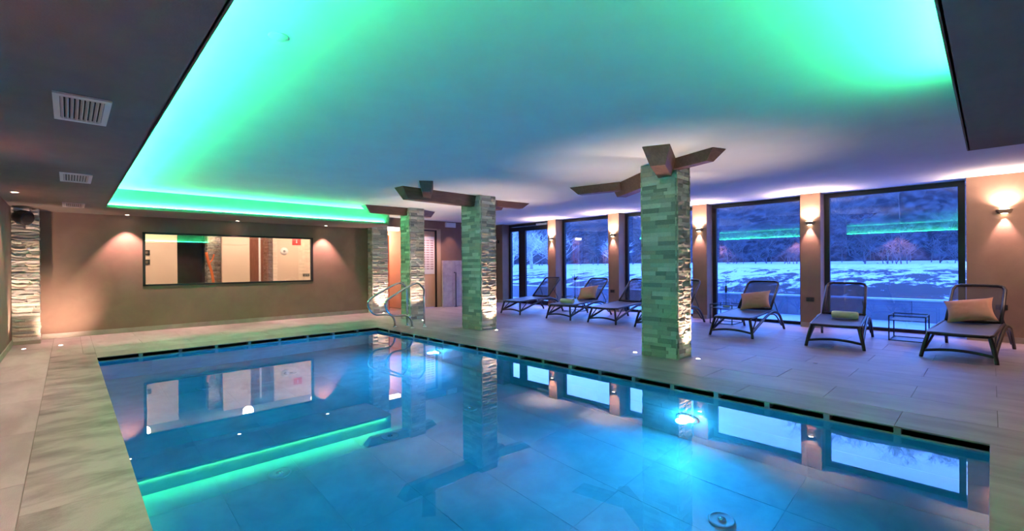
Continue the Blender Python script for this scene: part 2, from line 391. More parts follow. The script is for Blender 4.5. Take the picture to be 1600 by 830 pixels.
# lobby window in the back wall
w = S(empty('window_1', ((LWX0+LWX1)/2, Y_N, LWZ0)))
o = MB().box(LWX0, LWX0+.045, Y_N-.01, Y_N+.07, LWZ0, LWZ1).box(LWX1-.045, LWX1, Y_N-.01, Y_N+.07, LWZ0, LWZ1).box(LWX0, LWX1, Y_N-.01, Y_N+.07, LWZ0, LWZ0+.035).box(LWX0, LWX1, Y_N-.01, Y_N+.07, LWZ1-.035, LWZ1).build('window_frame', 'black_frame', w); o.location = -w.location; wfo = o
o = MB().box(LWX0+.04, LWX1-.04, Y_N+.02, Y_N+.026, LWZ0+.03, LWZ1-.03).build('pane', 'lobby_glass', w); o.location = -w.location

# ================================================================== POOL
pool = S(empty('swimming_pool', (PX0, PY0, 0)))
def pb(mb, n, m, parent=pool):
    o = mb.build(n, m, parent); o.location = -pool.location; return o
PD = -1.4
shell = MB()
ZT = -.055
shell.box(PX0-.2, PX1+.2, PY0-.2, PY1+.2, PD-.1, PD-.006)
shell.box(PX0-.2, PX0-.006, PY0-.2, PY1+.2, PD-.006, -.012); shell.box(PX0-.006, PX1+.006, PY0-.2, PY0-.006, PD-.006, -.012)
shell.box(PX1+.006, PX1+.1, PY0-.2, PY1+.1, PD-.006, ZT); shell.box(PX0-.006, PX1+.006, PY1+.006, PY1+.1, PD-.006, ZT)
pb(shell, 'pool_shell', 'pool_grout')
# overflow channel behind the slot
ch = MB().box(PX1+.005, PX1+.1, PY0, PY1+.1, ZT-.012, ZT).box(PX0, PX1, PY1+.005, PY1+.1, ZT-.012, ZT)
pb(ch, 'overflow_edge', 'coping_right')
ch = MB().box(PX1+.20, PX1+.275, PY0-.2, PY1+.2, -.3, -.013).box(PX0, PX1+.20, PY1+.20, PY1+.275, -.3, -.013)
ch.box(PX1+.1, PX1+.20, PY0-.1, PY1+.2, -.3, -.2).box(PX0, PX1+.2, PY1+.1, PY1+.2, -.3, -.2)
ch.box(PX1+.006, PX1+.20, PY0-.12, PY0-.002, -.3, -.013)
pb(ch, 'overflow_channel', 'slot_dark')
dv = MB().box(-.004, .10, -.022, .022, ZT, -.010).mesh('slot_divider', 'coping_right')
y = .501
while y < PY1-.1: inst(dv, 'slot_divider', pool, (PX1-pool.location.x, y-pool.location.y, 0)); y += .4535
xx = .764
dv2 = MB().box(-.022, .022, -.004, .10, ZT, -.010).mesh('slot_divider', 'coping_right')
while xx < PX1-.1: inst(dv2, 'slot_divider', pool, (xx-pool.location.x, PY1-pool.location.y, 0)); xx += .4775
# tiles of the basin
def ptile(w, l, key):
    mb = MB(); g = .0012; b = .002
    mb.add([(-w/2+g, -l/2+g, -b), (w/2-g, -l/2+g, -b), (w/2-g, l/2-g, -b), (-w/2+g, l/2-g, -b), (-w/2+g+b, -l/2+g+b, 0), (w/2-g-b, -l/2+g+b, 0), (w/2-g-b, l/2-g-b, 0), (-w/2+g+b, l/2-g-b, 0)],
           [(4, 5, 6, 7), (0, 1, 5, 4), (1, 2, 6, 5), (2, 3, 7, 6), (3, 0, 4, 7)])
    return mb.mesh('pool_tile', 'pool_tile')
nx, ny = 7, 8
tw, tl = (PX1-PX0)/nx, (PY1-PY0)/ny
fm = ptile(tw, tl, 0)
for i in range(nx):
    for j in range(ny): inst(fm, 'pool_tile', pool, ((i+.5)*tw, (j+.5)*tl, PD))
hz = (-.07-PD)/2
em = ptile(hz, tl, 1); nm = ptile(hz, tw, 2)
for j in range(ny):
    for k in range(2):
        z = PD+(k+.5)*hz
        inst(em, 'pool_tile', pool, (PX1-PX0, (j+.5)*tl, z), rot=(0, -pi/2, 0))
        inst(em, 'pool_tile', pool, (0, (j+.5)*tl, z), rot=(0, pi/2, 0))
for i in range(nx):
    for k in range(2):
        z = PD+(k+.5)*hz
        o = inst(nm, 'pool_tile', pool, ((i+.5)*tw, PY1-PY0, z)); o.rotation_euler = Matrix(((0, 1, 0), (0, 0, -1), (-1, 0, 0))).to_euler()
        o = inst(nm, 'pool_tile', pool, ((i+.5)*tw, 0, z)); o.rotation_euler = Matrix(((0, -1, 0), (0, 0, 1), (-1, 0, 0))).to_euler()
wt = MB(); wt.add([(PX0-.004, PY0-.004, WZ), (PX1+.004, PY0-.004, WZ), (PX1+.004, PY1+.004, WZ), (PX0-.004, PY1+.004, WZ)], [(0, 1, 2, 3)])
wt = wt.build('pool_water', 'pool_water'); tag(wt, 'still clear blue water filling the swimming pool', 'water', kind='stuff')
# floor inlets
DG = 'round inlets set in the pool floor'
inl = empty('pool_inlet', (1.3, 4.38, PD+.001))
inl_b = MB().lathe([(.09, 0), (.095, .012), (.082, .02), (.078, .012), (.03, .016), (.0005, .017)], 28).build('rim', 'pool_grout', inl)
MB().lathe([(.03, .012), (.03, .026), (.0005, .028)], 16).build('cap', 'chrome', inl)
for (px, py, lb) in ((1.34, 4.38, 'round pool inlet under the green reflection, nearest the left edge'), (2.43, 4.39, 'round pool inlet in the middle of the pool floor'),
                     (3.52, 1.41, 'round pool inlet nearest the viewer on the pool floor'), (1.31, 7.38, 'round pool inlet at the far left of the pool floor'),
                     (3.515, 4.40, 'round pool inlet below the reflection of the middle pillar'), (2.43, 7.38, 'round pool inlet in the middle of the far end of the pool')):
    o = inl if px == 1.34 else copy_tree(inl)
    o.location = (px, py, PD+.001); tag(o, lb, 'pool inlet', DG)
# pool lamps in the right-hand side wall
for (py, vis, lb) in ((2.15, 1, 'bright round underwater lamp in the pool wall in front of the near pillar'), (6.57, 1, 'bright round underwater lamp in the pool wall near the steps rail')):
    t = empty('pool_lamp', (PX1, py, -.86)); tag(t, lb, 'lamp', 'underwater lamps')
    R = Matrix.Rotation(-pi/2, 3, 'Y')
    MB().lathe([(.11, 0), (.12, .012), (.10, .03), (.085, .022)], 24, M=R).build('rim', 'white_plastic', t)
    MB().lathe([(.084, .018), (.07, .032), (.0005, .038)], 24, M=R).build('lens', 'pool_lamp_glow', t)
    lamp('SPOT', 'pool_lamp_light', (PX1-.07, py, -.86), L_POOL, (.02, .40, 1), (-1, .0, -.22), .05, 165, .9, t)
    lamp('SPOT', 'pool_lamp_beam', (PX1-.08, py, -.86), L_POOL*.35, (.35, .75, 1), (-.95, -.02, -.62), .05, 75, 1, t)
    lamp('POINT', 'pool_lamp_halo_fill', (PX1-.13, py, -.84), L_POOL*.06, (.35, .75, 1), size=.06, parent=t)  # extra point light imitating the halo scattered by the water

# ================================================================== STONE CLADDING
def stone_meshes(kind, n=7, amp=.25):
    out = []
    for s in range(n):
        for mi, mm in enumerate(STONES):
            mb = MB(); nx_, nz_ = 4, 2; rnd = random.Random(s*31+kind)
            vs = []
            for j in range(nz_+1):
                for i in range(nx_+1):
                    edge = i in (0, nx_) or j in (0, nz_)
                    d_ = 1-(rnd.random()*amp*(1.2 if edge else .7)) - (.12 if edge else 0)
                    vs.append((i/nx_-.5, -d_, j/nz_-.5))
            k = len(vs)
            bc = [(-.5, 0, -.5), (.5, 0, -.5), (.5, 0, .5), (-.5, 0, .5)]
            fs = [(j*(nx_+1)+i, j*(nx_+1)+i+1, (j+1)*(nx_+1)+i+1, (j+1)*(nx_+1)+i) for j in range(nz_) for i in range(nx_)]
            bot = list(range(0, nx_+1)); top = [nz_*(nx_+1)+i for i in range(nx_+1)]
            lf = [j*(nx_+1) for j in range(nz_+1)]; rt = [j*(nx_+1)+nx_ for j in range(nz_+1)]
            fs.append(tuple([k, k+1]+bot[::-1])); fs.append(tuple([k+2, k+3]+top))
            fs.append(tuple([k+3, k]+lf)); fs.append(tuple([k+1, k+2]+rt[::-1]))
            mb.add(vs+bc, fs)
            out.append(mb.mesh('stone', mm))
    return out
SM = stone_meshes(1); SMR = stone_meshes(5, amp=.5)
def clad(thing, p0, udir, width, z0, z1, rowh, lmin, lmax, dep, single, meshes=SM, name='stone', stuff_sets=None):
    """stones over a face; p0 local lower-left corner, udir along the face; outward normal = udir rotated -90 deg"""
    u = Vector((*udir, 0)); nrm = Vector((u.y, -u.x, 0)); rz = math.atan2(u.y, u.x)
    z = z0; cnt = 0
    while z < z1-.004:
        h = min(rowh*random.choice((.8, 1, 1, 1.15)), z1-z)
        if z1-z-h < rowh*.4: h = z1-z
        x = 0
        while x < width-.001:
            l = random.uniform(lmin, lmax)
            if width-x-l < lmin*.6: l = width-x
            d_ = dep*random.uniform(.45, 1.0); me = random.choice(meshes)
            c = Vector(p0)+u*(x+l/2)+Vector((0, 0, z+h/2))
            if single:
                inst(me, name, thing, c, (l-.002, d_, h-.0015), (0, 0, rz)); cnt += 1
            else:
                Rm = Matrix.Translation(c) @ Matrix.Rotation(rz, 4, 'Z') @ Matrix.Diagonal((l-.002, d_, h-.0015, 1))
                mi = STONES.index(me.materials[0])
                stuff_sets[mi].add([Rm @ v.co for v in me.vertices], [tuple(p.vertices) for p in me.polygons])
            x += l
        z += h
    return cnt
def joined(thing, sets, name='stone_cladding'):
    mb = MB(); me = bpy.data.meshes.new(name); vs = []; fs = []; mi = []
    for k, s_ in enumerate(sets):
        o_ = len(vs); vs += s_.v; fs += [tuple(i+o_ for i in f) for f in s_.f]; mi += [k]*len(s_.f)
    me.from_pydata(vs, [], fs)
    for m_ in STONES: me.materials.append(m_)
    me.polygons.foreach_set('material_index', mi); me.update()
    o = bpy.data.objects.new(name, me); COL.objects.link(o); o.parent = thing; o['kind'] = 'stuff'; return o
def pillar(x0, x1, y0, y1, label, single_faces, rowh=.052, lmin=.13, lmax=.28, top=Z_C):
    t = empty('stone_pillar', ((x0+x1)/2, (y0+y1)/2, 0)); tag(t, label, 'pillar', 'stone-clad pillars beside the pool')
    w, l = x1-x0, y1-y0; D = .03
    MB().box(-w/2+D, w/2-D, -l/2+D, l/2-D, 0, top).build('core', 'grout', t)
    faces = {'W': ((-w/2+D, l/2, 0), (0, -1), l), 'S': ((-w/2, -l/2+D, 0), (1, 0), w), 'E': ((w/2-D, -l/2, 0), (0, 1), l), 'N': ((w/2, l/2-D, 0), (-1, 0), w)}
    sets = [MB() for _ in STONES]
    for k, (p, u, wd) in faces.items():
        clad(t, p, u, wd, 0, top, rowh, lmin, lmax, D*1.35 if k == 'S' else D, k in single_faces, SMR if k == 'S' else SM, stuff_sets=sets)
    joined(t, sets); return t
pillar(5.69, 6.08, 2.815, 3.35, 'stone-clad pillar nearest the viewer, green-lit broad face', 'WS', rowh=.056, lmin=.13, lmax=.30)
pillar(5.69, 6.09, 6.76, 7.37, 'middle stone-clad pillar by the pool edge', 'WS', rowh=.058, lmin=.15, lmax=.32)
pillar(5.70, 6.11, 9.32, 9.74, 'far stone-clad pillar behind the chrome steps rail', 'WS', rowh=.058)
# pilaster on the back wall and corner pilaster
t = empty('stone_pilaster', (6.02, 11.46, 0)); tag(t, 'stone-clad half pillar on the back wall beside the doorway', 'pillar')
sets = [MB() for _ in STONES]
MB().box(-.20, .20, -.12, .135, 0, 2.6).build('core', 'grout', t)
clad(t, (-.20, .135, 0), (0, -1), .27, 0, 2.6, .05, .1, .25, .03, True, SM); clad(t, (-.23, -.12, 0), (1, 0), .46, 0, 2.6, .05, .13, .26, .03, True, SMR)
clad(t, (.20, -.135, 0), (0, 1), .27, 0, 2.6, .05, .1, .25, .03, False, SM, stuff_sets=sets); joined(t, sets)
t = empty('stone_pilaster', (-.505, 11.31, 0)); tag(t, 'rough stone-clad pilaster in the far left corner under the black speaker', 'pillar')
MB().box(-.162, .14, -.25, .28, 0, 2.255).build('core', 'grout', t)
clad(t, (-.162, -.24, 0), (1, 0), .325, .06, 2.25, .055, .12, .33, .055, True, SMR)
clad(t, (.13, -.24, 0), (0, 1), .52, .06, 2.25, .055, .12, .30, .035, True, SM)
MB().box(-.162, .165, -.285, .28, 0, .06).build('plinth', 'skirting', t)

# ================================================================== TIMBER BRACKETS (tree-like arms under the ceiling)
def arm(t, p0, p1, wt, wb_, h, cut0, cut1, zt=Z_C-.002, name='arm'):
    a = Vector((*p0, 0)); b = Vector((*p1, 0)); L = (b-a).length; d_ = (b-a).normalized(); s_ = Vector((-d_.y, d_.x, 0))
    vs = []
    for x_, xb in ((0, cut0), (L, L-cut1)):
        for sd in (-1, 1): vs.append(a+d_*x_+s_*sd*wt/2+Vector((0, 0, zt)))
        for sd in (-1, 1): vs.append(a+d_*xb+s_*sd*wb_/2+Vector((0, 0, zt-h)))
    mb = MB().add(vs, [(0, 1, 3, 2), (5, 4, 6, 7), (0, 2, 6, 4), (1, 5, 7, 3), (2, 3, 7, 6), (0, 4, 5, 1)])
    o = mb.build(name, 'timber', t); o.location = -t.location
    bevel(o, .004, 1); return o
BG = 'dark timber brackets branching under the ceiling'
t = empty('timber_bracket', (5.88, 3.1, Z_C)); tag(t, 'dark timber bracket with three arms over the nearest pillar', 'bracket', BG)
arm(t, (5.72, 3.0), (4.82, 2.635), .31, .17, .20, 0, .16)
arm(t, (5.72, 2.86), (5.49, 2.19), .22, .12, .125, 0, .14)
arm(t, (6.06, 3.31), (6.86, 4.45), .27, .16, .21, 0, .12)
arm(t, (6.62, 4.22), (6.45, 5.13), .24, .14, .13, 0, .14)
t = empty('timber_bracket', (5.88, 7.07, Z_C)); tag(t, 'dark timber bracket with a side stub over the middle pillar', 'bracket', BG)
arm(t, (5.72, 7.04), (4.06, 6.985), .27, .16, .20, 0, .14)
arm(t, (4.62, 6.96), (4.10, 6.20), .22, .13, .15, 0, .14)
arm(t, (6.06, 7.13), (6.75, 7.30), .24, .14, .18, 0, .12)
arm(t, (6.45, 7.2), (7.30, 7.10), .22, .13, .12, 0, .16)
t = empty('timber_bracket', (5.9, 9.53, Z_C)); tag(t, 'dark timber bracket with a single green-ended arm over the far pillar', 'bracket', BG)
arm(t, (5.73, 9.53), (4.70, 9.60), .24, .15, .17, 0, .13)
arm(t, (6.08, 9.55), (6.6, 9.75), .22, .14, .15, 0, .12)

# ================================================================== CHROME RAILS
def rail(dy, dx, label):
    t = empty('grab_rail', (5.245+dx, dy, 0)); tag(t, label, 'rail', 'chrome pool grab rails')
    pts = [(0, 0, 0), (0, 0, .76), (-.12, 0, .885), (-.30, 0, .86), (-.80, 0, .615), (-.865, 0, .47), (-.73, 0, .295), (-.44, 0, .268), (-.33, 0, .20), (-.29, 0, .10), (-.285, 0, 0)]
    sp = [Vector(pts[0]), Vector((0, 0, .4))]+spline(pts[1:-1], 7)+[Vector(pts[-1])]
    MB().tube(sp, .0195, 12).build('tube', 'chrome', t)
    for xx_ in (0, -.285): MB().lathe([(.042, 0), (.042, .006), (.028, .014), (.0205, .016)], 20, c=(xx_, 0, 0)).build('flange', 'chrome', t)
rail(8.04, 0, 'chrome pool grab rail, the nearer one of the pair')
rail(8.47, -.14, 'chrome pool grab rail, the farther one of the pair')

# ================================================================== LOUNGERS
def make_lounger():
    t = empty('sun_lounger')
    W2 = .30
    def sz(x): return .325+.06*x/1.1
    # seat sling
    mb = MB(); nx_, ny_ = 12, 6; vs = []; fs = []
    for i in range(nx_+1):
        for j in range(ny_+1):
            x_ = -.01+1.13*i/nx_; v = j/ny_*2-1
            vs.append((x_, v*(W2-.01), sz(max(x_, 0))+.012-.018*(1-v*v)*min(1, x_*5+.2)))
    k = len(vs); vs += [(a, b_, c-.006) for a, b_, c in vs]
    for i in range(nx_):
        for j in range(ny_):
            a = i*(ny_+1)+j; fs.append((a, a+ny_+1, a+ny_+2, a+1)); fs.append((k+a, k+a+1, k+a+ny_+2, k+a+ny_+1))
    mb.add(vs, fs, True); mb.build('seat', 'lounger_seat', t)
    loop = [(.09, -W2, sz(0)), (.02, -W2+.02, sz(0)-.002), (0, -W2+.09, sz(0)-.003), (0, 0, sz(0)-.006), (0, W2-.09, sz(0)-.003), (.02, W2-.02, sz(0)-.002), (.09, W2, sz(0)), (.6, W2, sz(.6)), (1.13, W2, sz(1.13)), (1.15, 0, sz(1.13)), (1.13, -W2, sz(1.13)), (.6, -W2, sz(.6))]
    sf_ = MB().tube(loop, .023, 6, closed=True, flat=.9).build('seat_frame', 'lounger_frame', t)
    for s_ in (-1, 1):
        MB().tube(spline([(.03, s_*.285, .315), (.0, s_*.312, .20), (-.02, s_*.335, .09), (-.045, s_*.35, 0)], 4), [.024]*8+[.022]*4+[.02], 6).build('leg', 'lounger_frame', t)
        rail_ = spline([(-.01, s_*.33, .095), (.35, s_*.325, .20), (.75, s_*.325, .315), (1.05, s_*.33, .362), (1.33, s_*.34, .31), (1.50, s_*.345, .17), (1.62, s_*.355, 0)], 5)
        MB().tube(rail_, .021, 6, flat=1.25).build('leg', 'lounger_frame', t)
        MB().tube(spline([(.30, s_*.31, sz(.3)-.01), (.16, s_*.318, .22), (0, s_*.325, .10)], 4), .012, 6).build('brace', 'lounger_frame', sf_)
        MB().tube(spline([(.95, s_*.315, .33), (1.2, s_*.32, .30), (1.38, s_*.325, .20), (1.52, s_*.335, .08)], 4), .013, 6).build('brace', 'lounger_frame', sf_)
    MB().tube(spline([(-.02, -.335, .085), (-.015, -.17, .112), (-.012, 0, .122), (-.015, .17, .112), (-.02, .335, .085)], 4), .015, 6, flat=1.2).build('stretcher', 'lounger_frame', t)
    # backrest
    hx, hz_ = 1.09, .40; tx, tz = 1.63, .895
    def bp(s_, v, off=0): return (hx+(tx-hx)*s_-off*.67, v, hz_+(tz-hz_)*s_+off*.74)
    W3 = .275
    lp = [bp(0, -W3), bp(.5, -W3), bp(.88, -W3), bp(.97, -W3+.025), bp(1.0, -W3+.08), bp(1.0, 0), bp(1.0, W3-.08), bp(.97, W3-.025), bp(.88, W3), bp(.5, W3), bp(0, W3)]
    MB().tube(lp, .022, 6).build('back_frame', 'lounger_frame', t)
    mb = MB(); vs = []; fs = []
    for i in range(9):
        for j in range(7):
            s_ = .02+.96*i/8; v = j/6*2-1; vs.append(bp(s_, v*(W3-.008-(.02 if i == 8 else 0)), -.02*(1-v*v)))
    for i in range(8):
        for j in range(6):
            a = i*7+j; fs.append((a, a+7, a+8, a+1))
    mb.add(vs, fs, True); mb.build('backrest', 'lounger_back', t)
    MB().tube([bp(.03, -W3), bp(.03, W3)], .016, 6).build('back_frame', 'lounger_frame', t)
    for s_ in (-1, 1): MB().tube([bp(.45, s_*.24, -.02), (1.50, s_*.27, .36), (1.42, s_*.32, .26)], .009, 5).build('brace', 'lounger_frame', sf_)
    return t
LG = 'dark sun loungers in a row along the windows'
proto = make_lounger()
lspots = [(8.14, .30, -6, 'dark sun lounger with a beige cushion, nearest the viewer by the wall'),
          (8.10, 1.60, 5, 'dark sun lounger with a rolled towel beside the wire side table'),
          (8.16, 3.08, 0, 'dark sun lounger with a brown cushion beside the vase table'),
          (8.18, 4.58, 1, 'empty dark sun lounger mostly hidden behind the nearest pillar'),
          (8.14, 5.70, 1, 'empty dark sun lounger just left of the nearest pillar'),
          (8.10, 6.86, 1.5, 'dark sun lounger carrying both a rolled towel and a cushion'),
          (8.16, 8.50, 0, 'empty dark sun lounger farthest from the viewer, by the glass door')]
for i, (x_, y_, a, lb) in enumerate(lspots):
    o = proto if i == 0 else copy_tree(proto)
    o.location = (x_, y_, 0); o.rotation_euler.z = radians(a); tag(o, lb, 'lounger', LG)

# cushions
def cushion_mesh(seed, w=.52, h=.40, th=.15):
    mb = MB(); n = 16; vs = []; fs = []; rnd = random.Random(seed)
    for sd in (1, -1):
        for i in range(n+1):
            for j in range(n+1):
                u = i/n*2-1; v = j/n*2-1
                k = (max(0, 1-abs(u)**2.4)*max(0, 1-abs(v)**2.4))**.5
                pin = 1-.13*(1-abs(u)**2)*abs(v)**3; pin2 = 1-.13*(1-abs(v)**2)*abs(u)**3
                wr_ = .016*noise.noise(Vector((u*2.5+seed, v*9, sd)))*(1 if u < -.1 else .35)
                vs.append((u*w/2*pin2, v*h/2*pin, sd*(th/2*k+wr_*k)))
    m_ = (n+1)**2
    for i in range(n):
        for j in range(n):
            a = i*(n+1)+j; fs.append((a, a+n+1, a+n+2, a+1)); b_ = a+m_; fs.append((b_, b_+1, b_+n+2, b_+n+1))
    mb.add(vs, fs, True); return mb.mesh('cushion', 'cushion')
cg = 'beige cushions on the loungers'
for (li, dy, fl_, lb) in ((0, .03, 1, 'plump beige cushion leaning on the lounger nearest the viewer'), (2, -.02, -1, 'brown cushion leaning on the lounger beside the vase table'),
                         (5, -.03, -1, 'brown cushion on the lounger that also carries a towel')):
    lx, ly, la, _ = lspots[li]
    o = bpy.data.objects.new('cushion', cushion_mesh(li+3)); COL.objects.link(o); tag(o, lb, 'cushion', cg)
    # local axes: width along y, height along the leaning direction
    lean = radians(50)
    up_ = Vector((cos(lean), 0, sin(lean))); wd_ = Vector((0, -fl_, 0)); wd_ = Matrix.Rotation(radians(11*fl_), 3, wd_.cross(up_)) @ wd_
    up2 = wd_.cross(up_).cross(wd_).normalized()*1.0
    nn = wd_.cross(up2)
    R = Matrix((wd_, up2, nn)).transposed()
    Rz = Matrix.Rotation(radians(la), 3, 'Z')
    o.rotation_euler = (Rz @ R).to_euler()
    p = Rz @ Vector((1.085, dy, .560)); o.location = (lx+p.x, ly+p.y, p.z)
# towels
def towel(li, dx, dy, lb, rz):
    lx, ly, la, _ = lspots[li]; Rz = Matrix.Rotation(radians(la), 3, 'Z'); p = Rz @ Vector((dx, dy, 0))
    mb = MB(); pts = []; L = .34
    n = 22; vs = []; fs = []; m_ = 15
    for i in range(m_):
        y_ = -L/2+L*i/(m_-1); en = 1 if 0 < i < m_-1 else .86
        for k in range(n):
            a = 2*pi*k/n; r_ = .062*en*(1+.03*sin(3*a+i*.4)+.05*noise.noise(Vector((y_*14, a, li))))
            vs.append((r_*cos(a)*1.12, y_, max(-.054, r_*sin(a)*.95)))
    for i in range(m_-1):
        for k in range(n): fs.append((i*n+k, (i+1)*n+k, (i+1)*n+(k+1) % n, i*n+(k+1) % n))
    mb.add(vs, fs, True)
    # rolled ends: rings of the spiral
    for e_, sgn in ((0, -1), (m_-1, 1)):
        y_ = -L/2+L*e_/(m_-1); rings = [.048, .040, .036, .027, .023, .012, .001]; dep = [0, -.012, .004, -.010, .005, -.008, .004]
        vs2 = []; fs2 = []
        for q, (r_, dd) in enumerate(zip(rings, dep)):
            for k in range(16):
                a = 2*pi*k/16; vs2.append((r_*cos(a)*1.12, y_+sgn*dd, max(-.05, r_*sin(a)*.95)))
        for q in range(len(rings)-1):
            for k in range(16):
                f_ = (q*16+k, q*16+(k+1) % 16, (q+1)*16+(k+1) % 16, (q+1)*16+k); fs2.append(f_ if sgn < 0 else f_[::-1])
        mb.add(vs2, fs2, True)
    o = mb.build('rolled_towel', 'towel'); tag(o, lb, 'towel', 'rolled yellow-green towels')
    o.location = (lx+p.x, ly+p.y, .335+.06*dx/1.1+.050); o.rotation_euler.z = radians(rz)
towel(1, .72, -.06, 'rolled pale yellow-green towel on the lounger beside the wire table', 6)
towel(5, .30, .0, 'rolled pale yellow-green towel on the lounger with a cushion behind it', 3)

# side tables
def make_table():
    t = empty('side_table')
    a, b_ = .27, .22
    for z_, nme in ((.40, 'top_rail'), (.012, 'base_rail')):
        MB().tube([(-a, -b_, z_), (a, -b_, z_), (a, b_, z_), (-a, b_, z_)], .010, 4, closed=True, smooth=False).build(nme, 'table_metal', t)
    for sx_ in (-1, 1):
        for sy in (-1, 1): MB().box(sx_*a-.008, sx_*a+.008, sy*b_-.008, sy*b_+.008, .004, .40).build('leg', 'table_metal', t)
    MB().box(-a+.008, a-.008, -b_+.005, b_-.005, .325, .333).build('tray', 'table_metal', t)
    return t
tp = make_table()
for i, (x_, y_, lb) in enumerate(((9.73, .92, 'black wire side table between the two nearest loungers'), (9.95, 3.86, 'black wire side table carrying a glass vase, right of the nearest pillar'),
                                  (9.80, 7.74, 'black wire side table with a tall glass vase between the far loungers'))):
    o = tp if i == 0 else copy_tree(tp); o.location = (x_, y_, 0); tag(o, lb, 'table', 'black wire side tables')
def vase(x_, y_, z_, r_, h_, lb, kind):
    t = empty('glass_vase', (x_, y_, z_)); tag(t, lb, 'vase')
    MB().lathe([(r_, 0), (r_, h_*.82), (r_*.9, h_*.92), (r_*.6, h_)], 24).build('glass', 'vase_glass', t)
    MB().lathe([(r_*.8, .004), (r_*.86, .03), (r_*.3, .04)], 14).build('moss', 'towel', t)
    mb = MB()
    if kind:
        mb.tube([(0, 0, .04), (0, 0, h_+.16)], .007, 5)
        for k in range(14):
            a = k*2.4; L = .16+.03*(k % 3)
            p = [Vector((0, 0, h_+.10+.004*k))]; p += [p[0]+Vector((cos(a)*L*s_*(.5+.3*s_), sin(a)*L*s_*(.5+.3*s_), L*s_*(.9-.45*s_*(k % 3)))) for s_ in (.33, .66, 1)]
            mb.tube(p, [.006, .010, .008, .001], 4, flat=.3)
    else:
        mb.tube([(0, 0, .04), (0, 0, h_)], .005, 5); mb.tube([(0, 0, h_*.92), (0, 0, h_+.12)], .022, 8)
        mb.tube([(0, 0, h_+.1), (.005, 0, h_+.30)], .006, 5)
        for k in range(6):
            a = k*1.05; mb.tube([(0, 0, h_+.29), (cos(a)*.08, sin(a)*.08, h_+.32), (cos(a)*.15, sin(a)*.15, h_+.31)], [.004, .009, .001], 4, flat=.3)
    mb.build('plant', 'leaf', t)
vase(9.95, 3.86, .334, .085, .33, 'wide clear glass vase with a dark stem on the table by the near pillar', 0)
vase(9.80, 7.74, .334, .06, .38, 'tall clear glass vase with spiky leaves between the far loungers', 1)

# ================================================================== WALL LIGHTS, SOCKETS, SPEAKER
for i, (y_, lb) in enumerate(((-.14, 'up-and-down wall light on the plain wall right of the windows'), (2.44, 'up-and-down wall light on the pier between the two nearest windows'),
                              (4.62, 'up-and-down wall light on the pier just right of the nearest pillar'), (6.93, 'up-and-down wall light on the pier just left of the nearest pillar'),
                              (9.08, 'up-and-down wall light on the pier beside the glass door'))):
    t = empty('wall_light', (X_E, y_, 2.02)); tag(t, lb, 'lamp', 'up-and-down wall lights')
    mb = MB(); mb.add([(0, -.07, -.03), (0, .07, -.03), (-.05, .05, -.03), (-.05, -.05, -.03), (0, -.095, .03), (0, .095, .03), (-.075, .07, .03), (-.075, -.07, .03)],
                      [(0, 3, 7, 4), (1, 5, 6, 2), (3, 2, 6, 7), (0, 4, 5, 1), (0, 1, 2, 3), (4, 7, 6, 5)])
    mb.build('shade', 'lamp_body', t)
    MB().box(-.06, -.012, -.055, .055, .030, .032).build('lens', 'lamp_glow', t); MB().box(-.042, -.012, -.035, .035, -.032, -.030).build('lens', 'lamp_glow', t)
    lamp('SPOT', 'up_light', (X_E-.05, y_, 2.065), L_SCU, WARM2, (-.12, 0, 1), .02, 150, 1, t)
    lamp('SPOT', 'down_light', (X_E-.045, y_, 1.98), L_SCD, WARM, (.05, 0, -1), .012, 62, .7, t)
for (y_, lb) in ((-.107, 'black wall socket behind the lounger nearest the viewer'), (2.443, 'black wall socket on the pier between the two nearest windows'), (6.96, 'black wall socket on the pier behind the cushioned far lounger')):
    t = empty('wall_socket', (X_E, y_, .54)); tag(t, lb, 'socket', 'black wall sockets')
    bevel(MB().box(-.010, 0, -.065, .065, -.04, .04).build('plate', 'black_plastic', t), .003)
    for dy in (-.03, .012): MB().box(-.012, -.009, dy, dy+.022, -.02, .02).build('insert', 'dark_hole', t)
t = empty('entry_reader', (X_E, 11.43, 2.03)); tag(t, 'small black device on the wall beside the glass door', 'device')
bevel(MB().box(-.03, 0, -.035, .035, -.05, .05).build('body', 'black_plastic', t), .008); MB().box(-.033, -.029, -.012, .012, .01, .035).build('lens', 'chrome', t)

t = empty('wall_speaker', (-.51, 11.0, 2.07)); tag(t, 'black rounded speaker on the stone pilaster in the far left corner', 'speaker')
R = Matrix.Rotation(radians(50), 3, 'Z') @ Matrix.Rotation(radians(100), 3, 'X')
MB().lathe([(.03, -.12), (.085, -.10), (.115, -.04), (.12, .03), (.115, .07), (.105, .08)], 24, c=(-.01, -.16, .01), M=R).build('body', 'black_plastic', t); sb_ = t.children[-1]
MB().lathe([(.10, .078), (.09, .088), (.05, .10), (.0005, .105)], 24, c=(-.01, -.16, .01), M=R).build('grille', 'dark_hole', sb_)
MB().tube([(-.06, -.05, .06), (-.05, -.12, .05), (-.01, -.16, .01)], .02, 8).box(-.12, -.02, -.06, -.0, -.02, .12).build('bracket', 'black_plastic', t)

